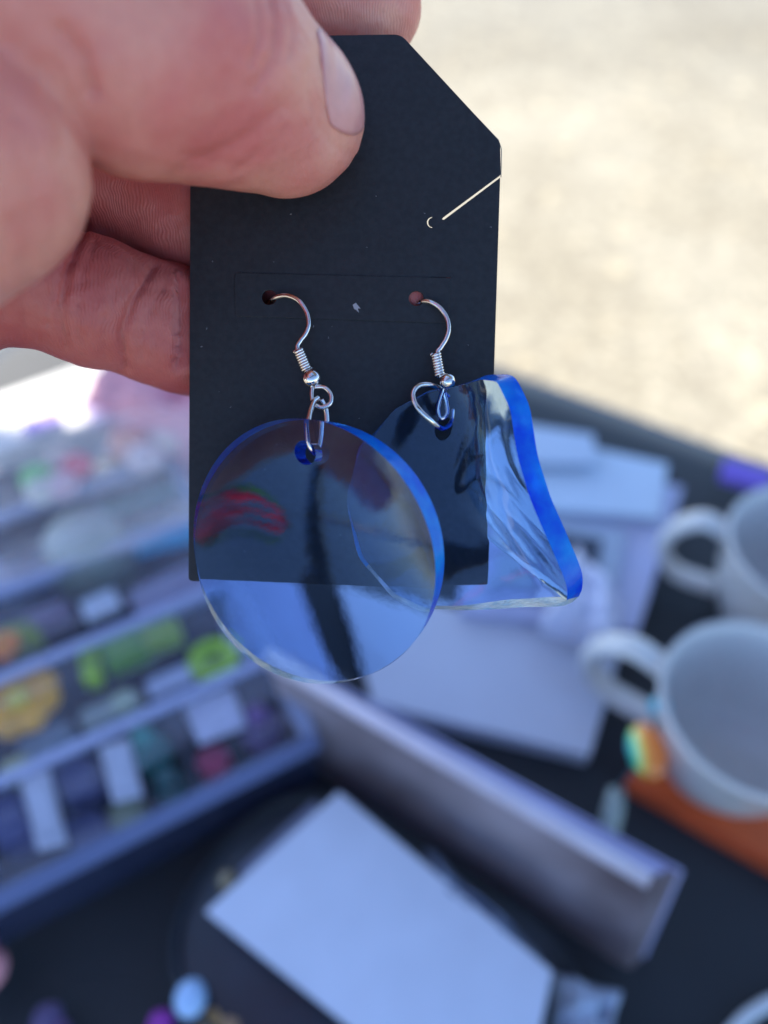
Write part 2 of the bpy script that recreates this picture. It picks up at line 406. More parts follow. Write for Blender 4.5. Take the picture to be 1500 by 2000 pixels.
def hand_mesh():
    bm = bmesh.new()
    def cone(a, b, r1, r2):
        a, b = Vector(a), Vector(b)
        for c, r in ((a, r1), (b, r2)):
            bmesh.ops.create_icosphere(bm, subdivisions=3, radius=r, matrix=Matrix.Translation(c))
        d = b - a
        bmesh.ops.create_cone(bm, cap_ends=True, segments=28, radius1=r1, radius2=r2, depth=d.length,
                              matrix=Matrix.Translation((a + b) / 2) @ d.to_track_quat('Z', 'Y').to_matrix().to_4x4())
    for ch in [thumb, pad, thenar, index, middle, ring, pinky, arm] + palm:
        for a, b in zip(ch[:-1], ch[1:]): cone(a[0], b[0], a[1], b[1])
    me = bpy.data.meshes.new('tmp'); bm.to_mesh(me); bm.free()
    o = bpy.data.objects.new('tmp', me); SC.collection.objects.link(o)
    md = o.modifiers.new('r', 'REMESH'); md.mode = 'VOXEL'; md.voxel_size = .00075
    dg = bpy.context.evaluated_depsgraph_get(); ev = o.evaluated_get(dg); m2 = bpy.data.meshes.new_from_object(ev)
    bpy.data.objects.remove(o)
    nv = len(m2.vertices); co = np.empty(nv * 3); m2.vertices.foreach_get('co', co); co = co.reshape(-1, 3)
    eps = 1e-5
    def grad(p):
        g = np.stack([hand_sdf(p + e) - hand_sdf(p - e) for e in (np.array([eps, 0, 0]), np.array([0, eps, 0]), np.array([0, 0, eps]))], 1)
        return g / (np.linalg.norm(g, axis=1, keepdims=True) + 1e-12)
    for _ in range(4):
        d = hand_sdf(co); co = co - grad(co) * np.clip(d, -.0015, .0015)[:, None] * .9
    n = grad(co)
    # creases: polylines in view angle, pressed into the skin that faces them
    px = co[:, 0] / -co[:, 2] * FPX + 750; py = 1000 - co[:, 1] / -co[:, 2] * FPX
    def seg_d(pts):
        dm = np.full(nv, 1e9)
        for (a, b) in zip(pts[:-1], pts[1:]):
            a = np.array(a, float); b = np.array(b, float); ba = b - a
            h = np.clip(((px - a[0]) * ba[0] + (py - a[1]) * ba[1]) / (ba @ ba), 0, 1)
            dm = np.minimum(dm, np.hypot(px - a[0] - h * ba[0], py - a[1] - h * ba[1]))
        return dm
    facing = np.clip(n[:, 2] * 3 + .6, 0, 1) * (co[:, 2] > -.2) * (px > -150)
    cr = [([(168, 440), (135, 520), (118, 600), (128, 680)], 7, .0009), ([(300, 520), (258, 590), (240, 650), (246, 722)], 7, .0010),
          ([(150, 500), (104, 560), (92, 640)], 3.5, .0004), ([(186, 470), (160, 540), (150, 620), (160, 700)], 3.5, .0004),
          ([(320, 560), (285, 620), (275, 700)], 3.5, .0004), ([(225, 560), (205, 640), (205, 700)], 3, .0003),
          ([(525, -20), (540, 50), (532, 110), (500, 170)], 9, .00055), ([(555, 0), (572, 60), (566, 110)], 7, .00045),
          ([(495, -20), (508, 60), (490, 130)], 6, .0004),
          ([(120, 60), (160, 110), (178, 180)], 15, .0011),
          ([(386, 318), (430, 300), (500, 262), (548, 215)], 18, .0006), ([(470, 330), (520, 290), (560, 250)], 9, .0003),
          ([(600, 130), (606, 190), (622, 245), (655, 290), (690, 300)], 7, .00035),
          ([(60, 470), (40, 540), (48, 640)], 4, .0003), ([(20, 430), (0, 520), (8, 620)], 5, .0004), ([(265, 640), (262, 720)], 3, .00025), ([(300, 640), (296, 730)], 3, .0002),
          ([(350, 300), (420, 322), (470, 330)], 6, .0003), ([(260, 60), (280, 130), (270, 200)], 10, .0002), ([(90, 180), (120, 240), (125, 300)], 8, .0003), ([(20, 210), (60, 260), (80, 330)], 9, .00025)]
    for pts, wd, am in cr:
        d = seg_d(pts); co = co - n * (am * np.exp(-(d / wd) ** 2) * facing)[:, None]
    # small organic unevenness
    co = co + n * (.00012 * np.sin(co[:, 0] * 700 + 3 * np.sin(co[:, 1] * 420)) * np.sin(co[:, 1] * 610 + 2 * np.sin(co[:, 2] * 500)))[:, None]
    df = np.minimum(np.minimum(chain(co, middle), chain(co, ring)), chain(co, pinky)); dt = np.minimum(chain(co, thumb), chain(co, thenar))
    wt = np.clip((dt - df) / .004 + .2, 0, 1)  # redder palm skin plus shade painted into the lower fingers
    am_ = m2.attributes.new('palm_shade', 'FLOAT', 'POINT'); am_.data.foreach_set('value', wt.astype(np.float32))
    R = np.array([[RIGHT[i], UP[i], BACK[i]] for i in range(3)])
    wco = co @ R.T + np.array(CAMLOC)
    m2.vertices.foreach_set('co', wco.reshape(-1)); m2.update()
    m2.polygons.foreach_set('use_smooth', [True] * len(m2.polygons))
    return m2
def skin_mat():
    m = bpy.data.materials.new('skin'); m.use_nodes = True; t = m.node_tree; b = t.nodes['Principled BSDF']
    tc = t.nodes.new('ShaderNodeTexCoord')
    def nz(s, d=4, dist=0):
        n = t.nodes.new('ShaderNodeTexNoise'); n.inputs['Scale'].default_value = s; n.inputs['Detail'].default_value = d
        n.inputs['Distortion'].default_value = dist; t.links.new(tc.outputs['Object'], n.inputs['Vector']); return n
    r = t.nodes.new('ShaderNodeValToRGB'); t.links.new(nz(60, 3).outputs[0], r.inputs[0])
    st = [(.30, (.66, .18, .155)), (.5, (.73, .27, .21)), (.70, (.80, .37, .27))]
    r.color_ramp.elements.new(.5)
    for e, (p, c) in zip(r.color_ramp.elements, st): e.position = p; e.color = (*c, 1)
    r2 = t.nodes.new('ShaderNodeMix'); r2.data_type = 'RGBA'; r2.blend_type = 'MULTIPLY'
    mr = t.nodes.new('ShaderNodeMapRange'); mr.inputs[1].default_value = .5; mr.inputs[2].default_value = .75; mr.inputs[4].default_value = .35
    t.links.new(nz(900, 3).outputs[0], mr.inputs[0]); t.links.new(mr.outputs[0], r2.inputs[0])
    t.links.new(r.outputs[0], r2.inputs[6]); r2.inputs[7].default_value = (.85, .68, .66, 1)
    at = t.nodes.new('ShaderNodeAttribute'); at.attribute_name = 'palm_shade'
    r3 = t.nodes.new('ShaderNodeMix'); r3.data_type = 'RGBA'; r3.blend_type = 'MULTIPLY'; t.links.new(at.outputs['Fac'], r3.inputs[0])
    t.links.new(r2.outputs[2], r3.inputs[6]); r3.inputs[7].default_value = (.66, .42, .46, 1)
    t.links.new(r3.outputs[2], b.inputs['Base Color'])
    b.inputs['Subsurface Weight'].default_value = .35; b.inputs['Subsurface Scale'].default_value = .0022
    b.inputs['Subsurface Radius'].default_value = (1, .30, .18); b.inputs['Roughness'].default_value = .48
    b.inputs['Specular IOR Level'].default_value = .4
    # fine ridges
    wv = t.nodes.new('ShaderNodeTexWave'); wv.inputs['Scale'].default_value = 620; wv.inputs['Distortion'].default_value = 22
    wv.inputs['Detail'].default_value = 2; wv.inputs['Detail Scale'].default_value = .25; wv.bands_direction = 'X'
    t.links.new(tc.outputs['Object'], wv.inputs['Vector'])
    b1 = t.nodes.new('ShaderNodeBump'); b1.inputs['Strength'].default_value = .38; b1.inputs['Distance'].default_value = .00012
    t.links.new(wv.outputs[0], b1.inputs['Height'])
    b2 = t.nodes.new('ShaderNodeBump'); b2.inputs['Strength'].default_value = .6; b2.inputs['Distance'].default_value = .0003
    t.links.new(nz(650, 5).outputs[0], b2.inputs['Height']); t.links.new(b1.outputs[0], b2.inputs['Normal'])
    t.links.new(b2.outputs[0], b.inputs['Normal'])
    return m
M_skin = skin_mat()
M_nail = mat('fingernail', (.74, .31, .29), .36, noise=.12, nscale=250, sss=.2, coat=.25)
wl = W(WRIST)
person = empty('person', wl)
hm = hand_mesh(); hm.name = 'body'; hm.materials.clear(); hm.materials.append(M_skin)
body = link(bpy.data.objects.new('body', hm), person)
tag(person, 'bare hand pinching the black earring card between thumb and fingers', 'person')
def thumbnail():
    a = np.array([.47, -.85, -.05]); n = np.array([.62, .26, .72]); n /= np.linalg.norm(n)
    a -= n * (a @ n); a /= np.linalg.norm(a); b = np.cross(n, a)
    c = np.array(CP(594, 244, .1240)) ; nu, nv_ = 26, 20; Lh, Wh = .0068, .0058
    vs, fs = [], []
    for i in range(nu + 1):
        for j in range(nv_ + 1):
            u = i / nu * 2 - 1; v = j / nv_ * 2 - 1
            # rounded outline: squircle
            uu = u * math.sqrt(1 - .35 * v * v); vv = v * math.sqrt(1 - .38 * u * u)
            p = c + a * (uu * Lh) + b * (vv * Wh) + n * .02
            for _ in range(40):
                d = hand_sdf(p[None])[0]
                if d < .00002: break
                p = p - n * d * .8
                if (p - c) @ n < -.012: break
            edge = min(1, 3 * (1 - max(abs(u), abs(v))))
            p = p + n * (.0003 * edge + .00002 + (.0004 * max(0, u - .6)))
            vs.append(W(p))
    st = nv_ + 1
    for i in range(nu):
        for j in range(nv_): fs.append((i * st + j, (i + 1) * st + j, (i + 1) * st + j + 1, i * st + j + 1))
    o = mesh_obj('thumbnail', vs, fs, M_nail, person, True)
    md = o.modifiers.new('s', 'SOLIDIFY'); md.thickness = .0004; md.offset = 0
thumbnail()

# ------------------------------------------------------------------ earring card
def cam_plane(px, py, lift=0.0):
    """point of the card plane seen at px,py, lifted towards the camera along its normal (camera frame)"""
    v = np.array([(px - 750) / FPX, (1000 - py) / FPX, -1.0])
    k_ = (np.array([0, 0, -CC]) @ cardN) / (v @ cardN); return v * k_ + cardN * lift
EX = np.array([1.0, 0, 0]); EY = np.cross(cardN, EX); O0 = cam_plane(672, 610)
def c2(px, py):
    d = cam_plane(px, py) - O0; return (d @ EX, d @ EY)
def round_poly(pts, rads, n=6):
    out = []
    N_ = len(pts)
    for i in range(N_):
        p = np.array(pts[i]); a = np.array(pts[i - 1]); b = np.array(pts[(i + 1) % N_]); r = rads[i]
        if r <= 0: out.append(tuple(p)); continue
        u = (a - p) / np.linalg.norm(a - p); v = (b - p) / np.linalg.norm(b - p)
        q0, q1 = p + u * r, p + v * r
        for k_ in range(n + 1):
            t = k_ / n; out.append(tuple((1 - t) ** 2 * q0 + 2 * t * (1 - t) * p + t * t * q1))
    return out
def flat_from_splines(name, splines, thick, lift, mat_, parent, bevel=.00005):
    """polygon with holes (first spline outer), in the card plane; front face at lift"""
    cu = bpy.data.curves.new(name, 'CURVE'); cu.dimensions = '2D'; cu.fill_mode = 'BOTH'
    cu.extrude = thick / 2 - bevel; cu.bevel_depth = bevel; cu.bevel_resolution = 1; cu.offset = -bevel
    for sp in splines:
        s_ = cu.splines.new('POLY'); s_.points.add(len(sp) - 1); s_.use_cyclic_u = True
        for pt, q in zip(s_.points, sp): pt.co = (q[0], q[1], 0, 1)
    o = bpy.data.objects.new('tmp', cu); SC.collection.objects.link(o)
    dg = bpy.context.evaluated_depsgraph_get(); me = bpy.data.meshes.new_from_object(o.evaluated_get(dg))
    bpy.data.objects.remove(o)
    me.name = name; me.materials.clear(); me.materials.append(mat_)
    M_ = Matrix.Identity(4)
    ex = RIGHT * EX[0] + UP * EX[1] + BACK * EX[2]; ey = RIGHT * EY[0] + UP * EY[1] + BACK * EY[2]
    ez = RIGHT * cardN[0] + UP * cardN[1] + BACK * cardN[2]
    for i in range(3): M_[i][0] = ex[i]; M_[i][1] = ey[i]; M_[i][2] = ez[i]
    org = W(O0) + ez * (lift - thick / 2)
    M_.translation = org; me.transform(M_)
    return link(bpy.data.objects.new(name, me), parent)
card = empty('earring_card', W(O0))
tag(card, 'black tag shaped cardstock with clipped corners held by the thumb, earrings hooked in it', 'display card')
def circ(px, py, r, n=24, a0=0, a1=360, sq=1.0):
    return [c2(px + r * math.cos(math.radians(a0 + (a1 - a0) * k_ / n)), py - r * sq * math.sin(math.radians(a0 + (a1 - a0) * k_ / n))) for k_ in range(n if a1 - a0 >= 360 else n + 1)]
outer = [c2(*q) for q in ((562, 70), (783, 67), (977, 277), (978, 341), (866, 424), (863, 428), (867, 429), (977, 346.5), (952, 1146), (368, 1135), (372, 277))]
R_ = [.0008, .0013, .0008, .0002, 0, 0, 0, .0002, .0003, .0009, .0008]
outer = round_poly(outer, R_)
holeL = circ(526, 581, 14.5); holeR = circ(813, 583, 14.5)
cres = [c2(845 + 11 * math.cos(math.radians(a)), 434 - 11 * math.sin(math.radians(a))) for a in range(95, 266, 12)] + \
       [c2(845 + 8.6 * math.cos(math.radians(a)), 434 - 9 * math.sin(math.radians(a))) for a in range(265, 94, -12)]
slit1 = [c2(*q) for q in ((838, 541.2), (880, 541.6), (880, 542.8), (838, 542.2))]
flat_from_splines('cardstock', [outer, holeL, holeR, cres, slit1], .00035, 0, M_card, card)
# die-cut insert: a rounded strip standing a hair proud of the card
ins = round_poly([c2(*q) for q in ((458, 533), (880, 543), (876, 632), (460, 618))], [.0009] * 4)
holeL2 = circ(526, 581, 14.6); holeR2 = circ(813, 583, 14.6)
flat_from_splines('die_cut_strip', [ins, holeL2, holeR2], .00016, .00022, M_card, card, bevel=.00007)
M_chip = mat('scuffed_paper', (.35, .33, .36), .8)
sc_ = [c2(*q) for q in ((689, 596), (695, 592), (700, 598), (704, 603), (699, 603), (701, 611), (696, 606), (692, 604))]
flat_from_splines('scuff_mark', [sc_], .00004, .00027, M_chip, card, bevel=.000005)
# lint and dust caught on the black face
rs = random.Random(9); dv, df_ = [], []
for q in range(26):
    x, y = rs.uniform(380, 960), rs.uniform(350, 1120); L_ = rs.uniform(.00008, .00028); a_ = rs.uniform(0, 3.14); w_ = rs.uniform(.00003, .00006)
    c_ = cam_plane(x, y, .00003); d_ = EX * math.cos(a_) + EY * math.sin(a_); n_ = EX * -math.sin(a_) + EY * math.cos(a_); b0_ = len(dv)
    for sx_, sy_, sz_ in ((-1, 0, 0), (0, -1, 0), (1, 0, 0), (0, 1, 0), (0, 0, 1)): dv.append(W(c_ + d_ * L_ * sx_ + n_ * w_ * sy_ + cardN * w_ * sz_))
    df_ += [(b0_, b0_ + 1, b0_ + 4), (b0_ + 1, b0_ + 2, b0_ + 4), (b0_ + 2, b0_ + 3, b0_ + 4), (b0_ + 3, b0_, b0_ + 4)]
tag(mesh_obj('dust', dv, df_, M_chip, card), kind='stuff')
# pale cut edge along the clipped corner and right side
ed = [W(cam_plane(*q, lift=-.00030)) for q in ((785, 70), (880, 173), (974, 272), (980, 290), (979, 345))]
tube('cut_edge', ed, .00008, M_cardedge, card, 6)

# ------------------------------------------------------------------ acrylic earrings
def acrylic():
    m = bpy.data.materials.new('clear_blue_acrylic'); m.use_nodes = True; t = m.node_tree; b = t.nodes['Principled BSDF']
    b.inputs['Base Color'].default_value = (.80, .93, 1, 1); b.inputs['Roughness'].default_value = .02
    b.inputs['Transmission Weight'].default_value = 1; b.inputs['IOR'].default_value = 1.53
    va = t.nodes.new('ShaderNodeVolumeAbsorption'); va.inputs[0].default_value = (.08, .50, 1, 1); va.inputs[1].default_value = 125
    t.links.new(va.outputs[0], t.nodes['Material Output'].inputs['Volume'])
    tc = t.nodes.new('ShaderNodeTexCoord'); n = t.nodes.new('ShaderNodeTexNoise'); n.inputs['Scale'].default_value = 160
    n.inputs['Detail'].default_value = 3; t.links.new(tc.outputs['Object'], n.inputs['Vector'])
    bp = t.nodes.new('ShaderNodeBump'); bp.inputs['Strength'].default_value = .10; bp.inputs['Distance'].default_value = .0004
    t.links.new(n.outputs[0], bp.inputs['Height']); t.links.new(bp.outputs[0], b.inputs['Normal'])
    return m
M_acr = acrylic()
M_edge = mat('saturated_blue_edge', (.003, .05, .85), .22, trans=.35, ior=1.40, coat=0, spec=.3, bump=.25, bscale=700, col2=(.01, .34, 1.0), nscale=110)
M_glint = mat('pale_glint_edge', (.84, .92, .97), .22, trans=.25, ior=1.49, coat=1, bump=.8, bscale=1600, col2=(.25, .50, .80), nscale=300)  # pale arc paints the sun glint along the lower rims
def disc_body(name, S, hole, rh, thick, parent, nt_=220, ns=56, glint=(200, 290)):
    """S(u,v)->camera-frame point of the mid surface; hole centre (u,v), radius rh in uv"""
    th = np.linspace(0, 2 * math.pi, nt_, endpoint=False); hx, hy = hole
    dx, dy = np.cos(th), np.sin(th); bq = hx * dx + hy * dy
    lo = -bq + np.sqrt(bq * bq - (hx * hx + hy * hy - 1)); s_ = np.linspace(0, 1, ns)
    rad = rh + (lo - rh)[:, None] * s_[None] ** 1.15
    U = hx + rad * dx[:, None]; V = hy + rad * dy[:, None]
    Pm = S(U, V); e = 1e-3
    Pu = S(U + e, V) - S(U - e, V); Pv = S(U, V + e) - S(U, V - e)
    Nn = np.cross(Pu, Pv); Nn /= np.linalg.norm(Nn, axis=-1, keepdims=True)
    # front and back skins, with a small round-over at both rims
    F = Pm + Nn * thick / 2; B = Pm - Nn * thick / 2
    Rm = np.array([[RIGHT[i], UP[i], BACK[i]] for i in range(3)])
    F = F @ Rm.T + np.array(CAMLOC); B = B @ Rm.T + np.array(CAMLOC)
    vs = [tuple(v) for v in F.reshape(-1, 3)] + [tuple(v) for v in B.reshape(-1, 3)]
    off = nt_ * ns; fs = []; mi = []
    for i in range(nt_):
        j = (i + 1) % nt_
        for k_ in range(ns - 1):
            a, b_, c, d = i * ns + k_, i * ns + k_ + 1, j * ns + k_ + 1, j * ns + k_
            fs.append((a, b_, c, d)); mi.append(0); fs.append((off + a, off + d, off + c, off + b_)); mi.append(0)
        a, d = i * ns + ns - 1, j * ns + ns - 1
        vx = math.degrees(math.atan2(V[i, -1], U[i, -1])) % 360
        fs.append((a, off + a, off + d, d)); mi.append(2 if glint[0] < vx < glint[1] else 1)
        a, d = i * ns, j * ns
        fs.append((a, d, off + d, off + a)); mi.append(0)
    o = mesh_obj(name, vs, fs, [M_acr, M_edge, M_glint], parent, True)
    o.data.polygons.foreach_set('material_index', mi)
    bm = bmesh.new(); bm.from_mesh(o.data)
    sharp = [e_ for e_ in bm.edges if e_.calc_face_angle(0) > .6]
    for e_ in sharp: e_.smooth = False
    bm.to_mesh(o.data); bm.free()
    return o
er1 = empty('earring', P(603, 620, .134)); er2 = empty('earring', P(877, 640, .134))
tag(er1, 'left drop earring, a flat clear blue acrylic disc on a silver hook', 'earring', 'pair of blue acrylic earrings')
tag(er2, 'right drop earring, its clear blue acrylic disc folded up along one side', 'earring', 'pair of blue acrylic earrings')
# left disc: gently twisted round
D1 = .1285; c1 = np.array(CP(615, 1072, D1)); R1 = 240 * D1 / FPX
def S1(U, V):
    # stretch along the upper-left / lower-right diagonal
    q = (U - V) / math.sqrt(2) * 1.075; r = (U + V) / math.sqrt(2) * .935
    x = (q + r) / math.sqrt(2) * .985; y = (r - q) / math.sqrt(2) * 1.045
    h = .22 * U - .0 * V - .075 * V ** 3 + .17 * U * U + .36 * U * V + .10 * V * V
    return c1 + np.stack([R1 * x, R1 * y, R1 * h * .92], -1)
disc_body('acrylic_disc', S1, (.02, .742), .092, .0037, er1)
# right disc: outline by bearing, folded towards the viewer on its right side
OUT = [(180, 684, 975, .1345), (150, 712, 872, .1345), (122, 768, 802, .1348), (98, 838, 765, .1345), (78, 900, 752, .1325), (62, 945, 736, .1290),
       (47, 988, 738, .1250), (30, 1016, 796, .1233), (12, 1030, 890, .1228), (-5, 1056, 975, .1232), (-19, 1090, 1052, .1238), (-32, 1124, 1132, .1255),
       (-44, 1122, 1174, .1285), (-62, 1010, 1178, .1312), (-85, 905, 1188, .1322), (-105, 835, 1186, .1328), (-125, 775, 1160, .1336), (-150, 710, 1085, .1345)]
OUT = sorted(OUT); ang_o = np.radians([o[0] for o in OUT]); 
c2x, c2y = 860., 985.
def per_interp(x, xp, fp):
    xp = np.concatenate([xp - 2 * math.pi, xp, xp + 2 * math.pi]); fp = np.concatenate([fp] * 3)
    fine = np.linspace(-math.pi, math.pi, 721); y = np.interp(fine, xp, fp)
    kern = np.exp(-np.linspace(-2.6, 2.6, 41) ** 2); kern /= kern.sum()
    y2 = np.convolve(np.concatenate([y[-41:-1], y, y[1:41]]), kern, 'same')[40:-40]
    return np.interp(x, fine, y2)
def S2(U, V):
    rho = np.sqrt(U * U + V * V) + 1e-9; th = np.arctan2(V, U)
    ox = per_interp(th, ang_o, np.array([o[1] for o in OUT])); oy = per_interp(th, ang_o, np.array([o[2] for o in OUT]))
    od = per_interp(th, ang_o, np.array([o[3] for o in OUT]))
    px = c2x + rho * (ox - c2x); py = c2y + rho * (oy - c2y)
    d = .1352 + (od - .1352) * rho ** 2.6
    d = d + .00035 * np.sin(6 * U + 2) * np.sin(5 * V + 1) * rho + .00007 * np.clip(U, 0, 1) * np.sin(22 * U + 9 * V + 2 * np.sin(5 * V)) * np.sin(5 * V + 3 * np.sin(7 * U))
    return np.stack([(px - 750) / FPX * d, (1000 - py) / FPX * d, -d], -1)
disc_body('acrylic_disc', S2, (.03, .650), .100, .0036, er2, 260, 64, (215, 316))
# hooks
def hook(er, path, dep, coil, bead, loop, ringp, rad=.00047):
    pts = catmull([tuple(CP(x, y, d)) for (x, y), d in zip(path, dep)], 8)
    tube('ear_wire', [W(p) for p in pts], rad, M_metal, er, 12)
    (x0, y0), (x1, y1), d, hw = coil; a = np.array(CP(x0, y0, d)); b = np.array(CP(x1, y1, d)); ax = (b - a); L = np.linalg.norm(ax); ax /= L
    n1 = np.cross(ax, [0, 0, 1]); n1 /= np.linalg.norm(n1); n2 = np.cross(ax, n1); turns = 8.5; m_ = 200; r = hw * d / FPX
    hp = [a + ax * L * k_ / m_ + (n1 * math.cos(2 * math.pi * turns * k_ / m_) + n2 * math.sin(2 * math.pi * turns * k_ / m_)) * r for k_ in range(m_ + 1)]
    tube('wire_coil', [W(p) for p in hp], .00030, M_metal, er, 10)
    bx, by, bd, br = bead; ball('bead', P(bx, by, bd), br * 1.1 * bd / FPX, M_metal, er, sub=4)
    lp = catmull([tuple(CP(*q)) for q in loop], 8)
    tube('wire_loop', [W(p) for p in lp], rad * .92, M_metal, er, 12)
    rp = catmull([tuple(CP(*q)) for q in ringp], 10)
    tube('jump_ring', [W(p) for p in rp], rad * 1.05, M_metal, er, 12)
hook(er1, [(519, 596), (526, 588), (540, 580), (560, 577), (582, 586), (598, 608), (603, 632), (597, 652), (586, 667), (581, 682), (596, 722)],
     [.1385, .1365, .1348, .1338, .1332, .1330, .1328, .1327, .1326, .1325, .1322], ((583, 683), (600, 724), .1323, 8.5), (609, 739, .1318, 17.5),
     [(616, 756, .1316), (634, 757, .1312), (646, 770, .1308), (645, 788, .1306), (628, 796, .1306), (613, 787, .1309), (609, 770, .1313), (611, 752, .1317)],
     [(622, 777, .1308), (611, 788, .1295), (603, 820, .1275), (602, 852, .1268), (607, 874, .1270), (618, 886, .1282), (629, 880, .1302), (636, 858, .1312), (639, 825, .1315), (636, 795, .1314), (628, 780, .1310)])
hook(er2, [(806, 598), (813, 592), (826, 588), (842, 590), (860, 602), (873, 622), (876, 645), (870, 664), (860, 680), (854, 692), (862, 738)],
     [.1390, .1372, .1355, .1346, .1342, .1340, .1338, .1337, .1336, .1335, .1330], ((851, 690), (859, 735), .1332, 8.5), (874, 744, .1322, 14.5),
     [(870, 754, .1326), (866, 765, .1330), (859, 785, .1334), (856, 803, .1337), (863, 817, .1338), (873, 806, .1338), (872, 786, .1336), (868, 768, .1332), (872, 756, .1328)],
     [(878, 775, .1352), (858, 758, .1340), (838, 751, .1328), (818, 753, .1318), (807, 767, .1312), (810, 786, .1309), (822, 803, .1308), (840, 820, .1312), (855, 832, .1325), (868, 836, .1345), (882, 822, .1360), (886, 798, .1360)])

# ================================================================== goods on the table (all far out of focus)
def tagbox(name, label, cat, group=None, at_=None, rz=0):
    r = empty(name, at_ or (0, 0, 0), rz); tag(r, label, cat, group); return r
M_clear = mat('clear_plastic', (.55, .62, .85), .12, alpha=.10, spec=.6)
M_clear2 = mat('clear_plastic_rim', (.42, .48, .70), .25, alpha=.55, spec=.6)

M_rim1 = mat('tinted_plastic_rim', (.20, .25, .45), .4, alpha=.55, spec=.3)
M_tint = mat('tinted_plastic_wall', (.05, .06, .12), .3, alpha=.35, spec=.15)
# --- clear divided organiser, left
OA = math.radians(28.5); oe = Vector((math.cos(OA), math.sin(OA), 0)); of = Vector((-math.sin(OA), math.cos(OA), 0))
zt = .05
pr = G(612, 1450, zt); pr.z = 0
OL, OD = .52, .225
oc = pr - oe * (OL / 2) + of * (OD / 2)
org = tagbox('organizer_box', 'long clear plastic divided organiser full of colourful trinkets on the left of the table', 'organizer', at_=(oc.x, oc.y, 0), rz=OA)
def ob(name, a, b, la, lb, z0, z1, m, par=org, bev=.0006):      # a along from right end, b from front
    q = pr - oe * a + of * b
    return box(name, q, OA, la, lb, z0, z1, m, par, bev)
ob('base', OL / 2, OD / 2, OL, OD, .0005, .0030, M_tint)
ob('front_wall', OL / 2, .0012, OL, .0024, .0031, zt - .004, M_tint); ob('front_rim', OL / 2, .001, OL + .006, .009, zt - .0039, zt, M_rim1)
ob('back_wall', OL / 2, OD - .0012, OL, .0024, .0031, zt - .004, M_clear); ob('back_rim', OL / 2, OD, OL + .006, .009, zt - .0039, zt, M_clear2)
for a in (.0012, OL - .0012): ob('side_wall', a, OD / 2, .0024, OD - .01, .0031, zt - .004, M_clear)
for a in (.0, OL): ob('side_rim', a, OD / 2, .008, OD - .010, zt - .0037, zt - .0002, M_clear2)
rows = 4
for i in range(1, rows):
    ob('row_divider', OL / 2, OD * i / rows, OL - .006, .0022, .0031, zt - .006, M_clear)
    ob('divider_rim', OL / 2, OD * i / rows, OL - .006, .006, zt - .0058, zt - .002, M_clear2)
for i in range(rows):
    for k_ in range(1, 9):
        ob('cell_divider', OL * k_ / 9, OD * (i + .5) / rows, .0016, OD / rows - .010, .0032, zt - .008, M_clear)

def streak_mat(name, ang, col, lo, hi, sc):
    m = mat(name, col, .16, spec=.6); t = m.node_tree; b = t.nodes['Principled BSDF']
    tc = t.nodes.new('ShaderNodeTexCoord'); mp = t.nodes.new('ShaderNodeMapping'); mp.vector_type = 'TEXTURE'
    mp.inputs['Rotation'].default_value = (0, 0, ang); mp.inputs['Scale'].default_value = sc
    n = t.nodes.new('ShaderNodeTexNoise'); n.inputs['Scale'].default_value = 1; n.inputs['Detail'].default_value = 3
    t.links.new(tc.outputs['Object'], mp.inputs['Vector']); t.links.new(mp.outputs[0], n.inputs['Vector'])
    mr = t.nodes.new('ShaderNodeMapRange'); mr.inputs[1].default_value = .38; mr.inputs[2].default_value = .66
    mr.inputs[3].default_value = lo; mr.inputs[4].default_value = hi
    t.links.new(n.outputs[0], mr.inputs[0]); t.links.new(mr.outputs[0], b.inputs['Alpha'])
    bp = t.nodes.new('ShaderNodeBump'); bp.inputs['Strength'].default_value = .6; bp.inputs['Distance'].default_value = .003
    t.links.new(n.outputs[0], bp.inputs['Height']); t.links.new(bp.outputs[0], b.inputs['Normal'])
    return m
M_lid = streak_mat('hazy_clear_lid', OA, (.62, .60, .72), .01, .12, (.12, .012, .1))  # haze over the lids, painted as pale streaks in the alpha
for i in range(rows):
    ob('lid', OL / 2, OD * (i + .5) / rows, OL - .012, OD / rows - .008, zt + .001, zt + .0022, M_lid, bev=.0003)
    ob('lid_rim', OL / 2, OD * (i + 1) / rows - .004, OL - .012, .006, zt + .0023, zt + .0042, mat('lid_rim', (.46, .50, .74), .25, alpha=.5), bev=.0005)
def pot(label, px, py, z, r, h, col, lid=None, group=None, z0=.004, name='trinket_pot', cat='pot'):
    c = G(px, py, z0 + h)
    e = tagbox(name, label, cat, group, (c.x, c.y, z0))
    lathe('jar', c, [(0, z0), (r * .92, z0), (r, z0 + .002), (r, z0 + h * .78), (r * .96, z0 + h * .8), (0, z0 + h * .8)], col_mat(col, noise=.2), e, 28)
    lathe('lid', c, [(0, z0 + h * .801), (r * 1.02, z0 + h * .801), (r * 1.02, z0 + h * .96), (r * .94, z0 + h), (r * .5, z0 + h * .98), (0, z0 + h * .98)], col_mat(lid or col, .35, noise=.2), e, 28)
    return e
def bottle(label, px, py, r, h, col, cap, z0=.004, group=None):
    c = G(px, py, z0 + h * .7); e = tagbox('small_bottle', label, 'bottle', group, (c.x, c.y, z0))
    lathe('bottle_body', c, [(0, z0), (r, z0), (r, z0 + h * .6), (r * .8, z0 + h * .68), (r * .4, z0 + h * .72), (r * .4, z0 + h * .76), (0, z0 + h * .76)], col_mat(col, .2, noise=.2), e, 24)
    lathe('cap', c, [(0, z0 + h * .761), (r * .5, z0 + h * .761), (r * .48, z0 + h), (0, z0 + h)], col_mat(cap, .4), e, 20)
    return e
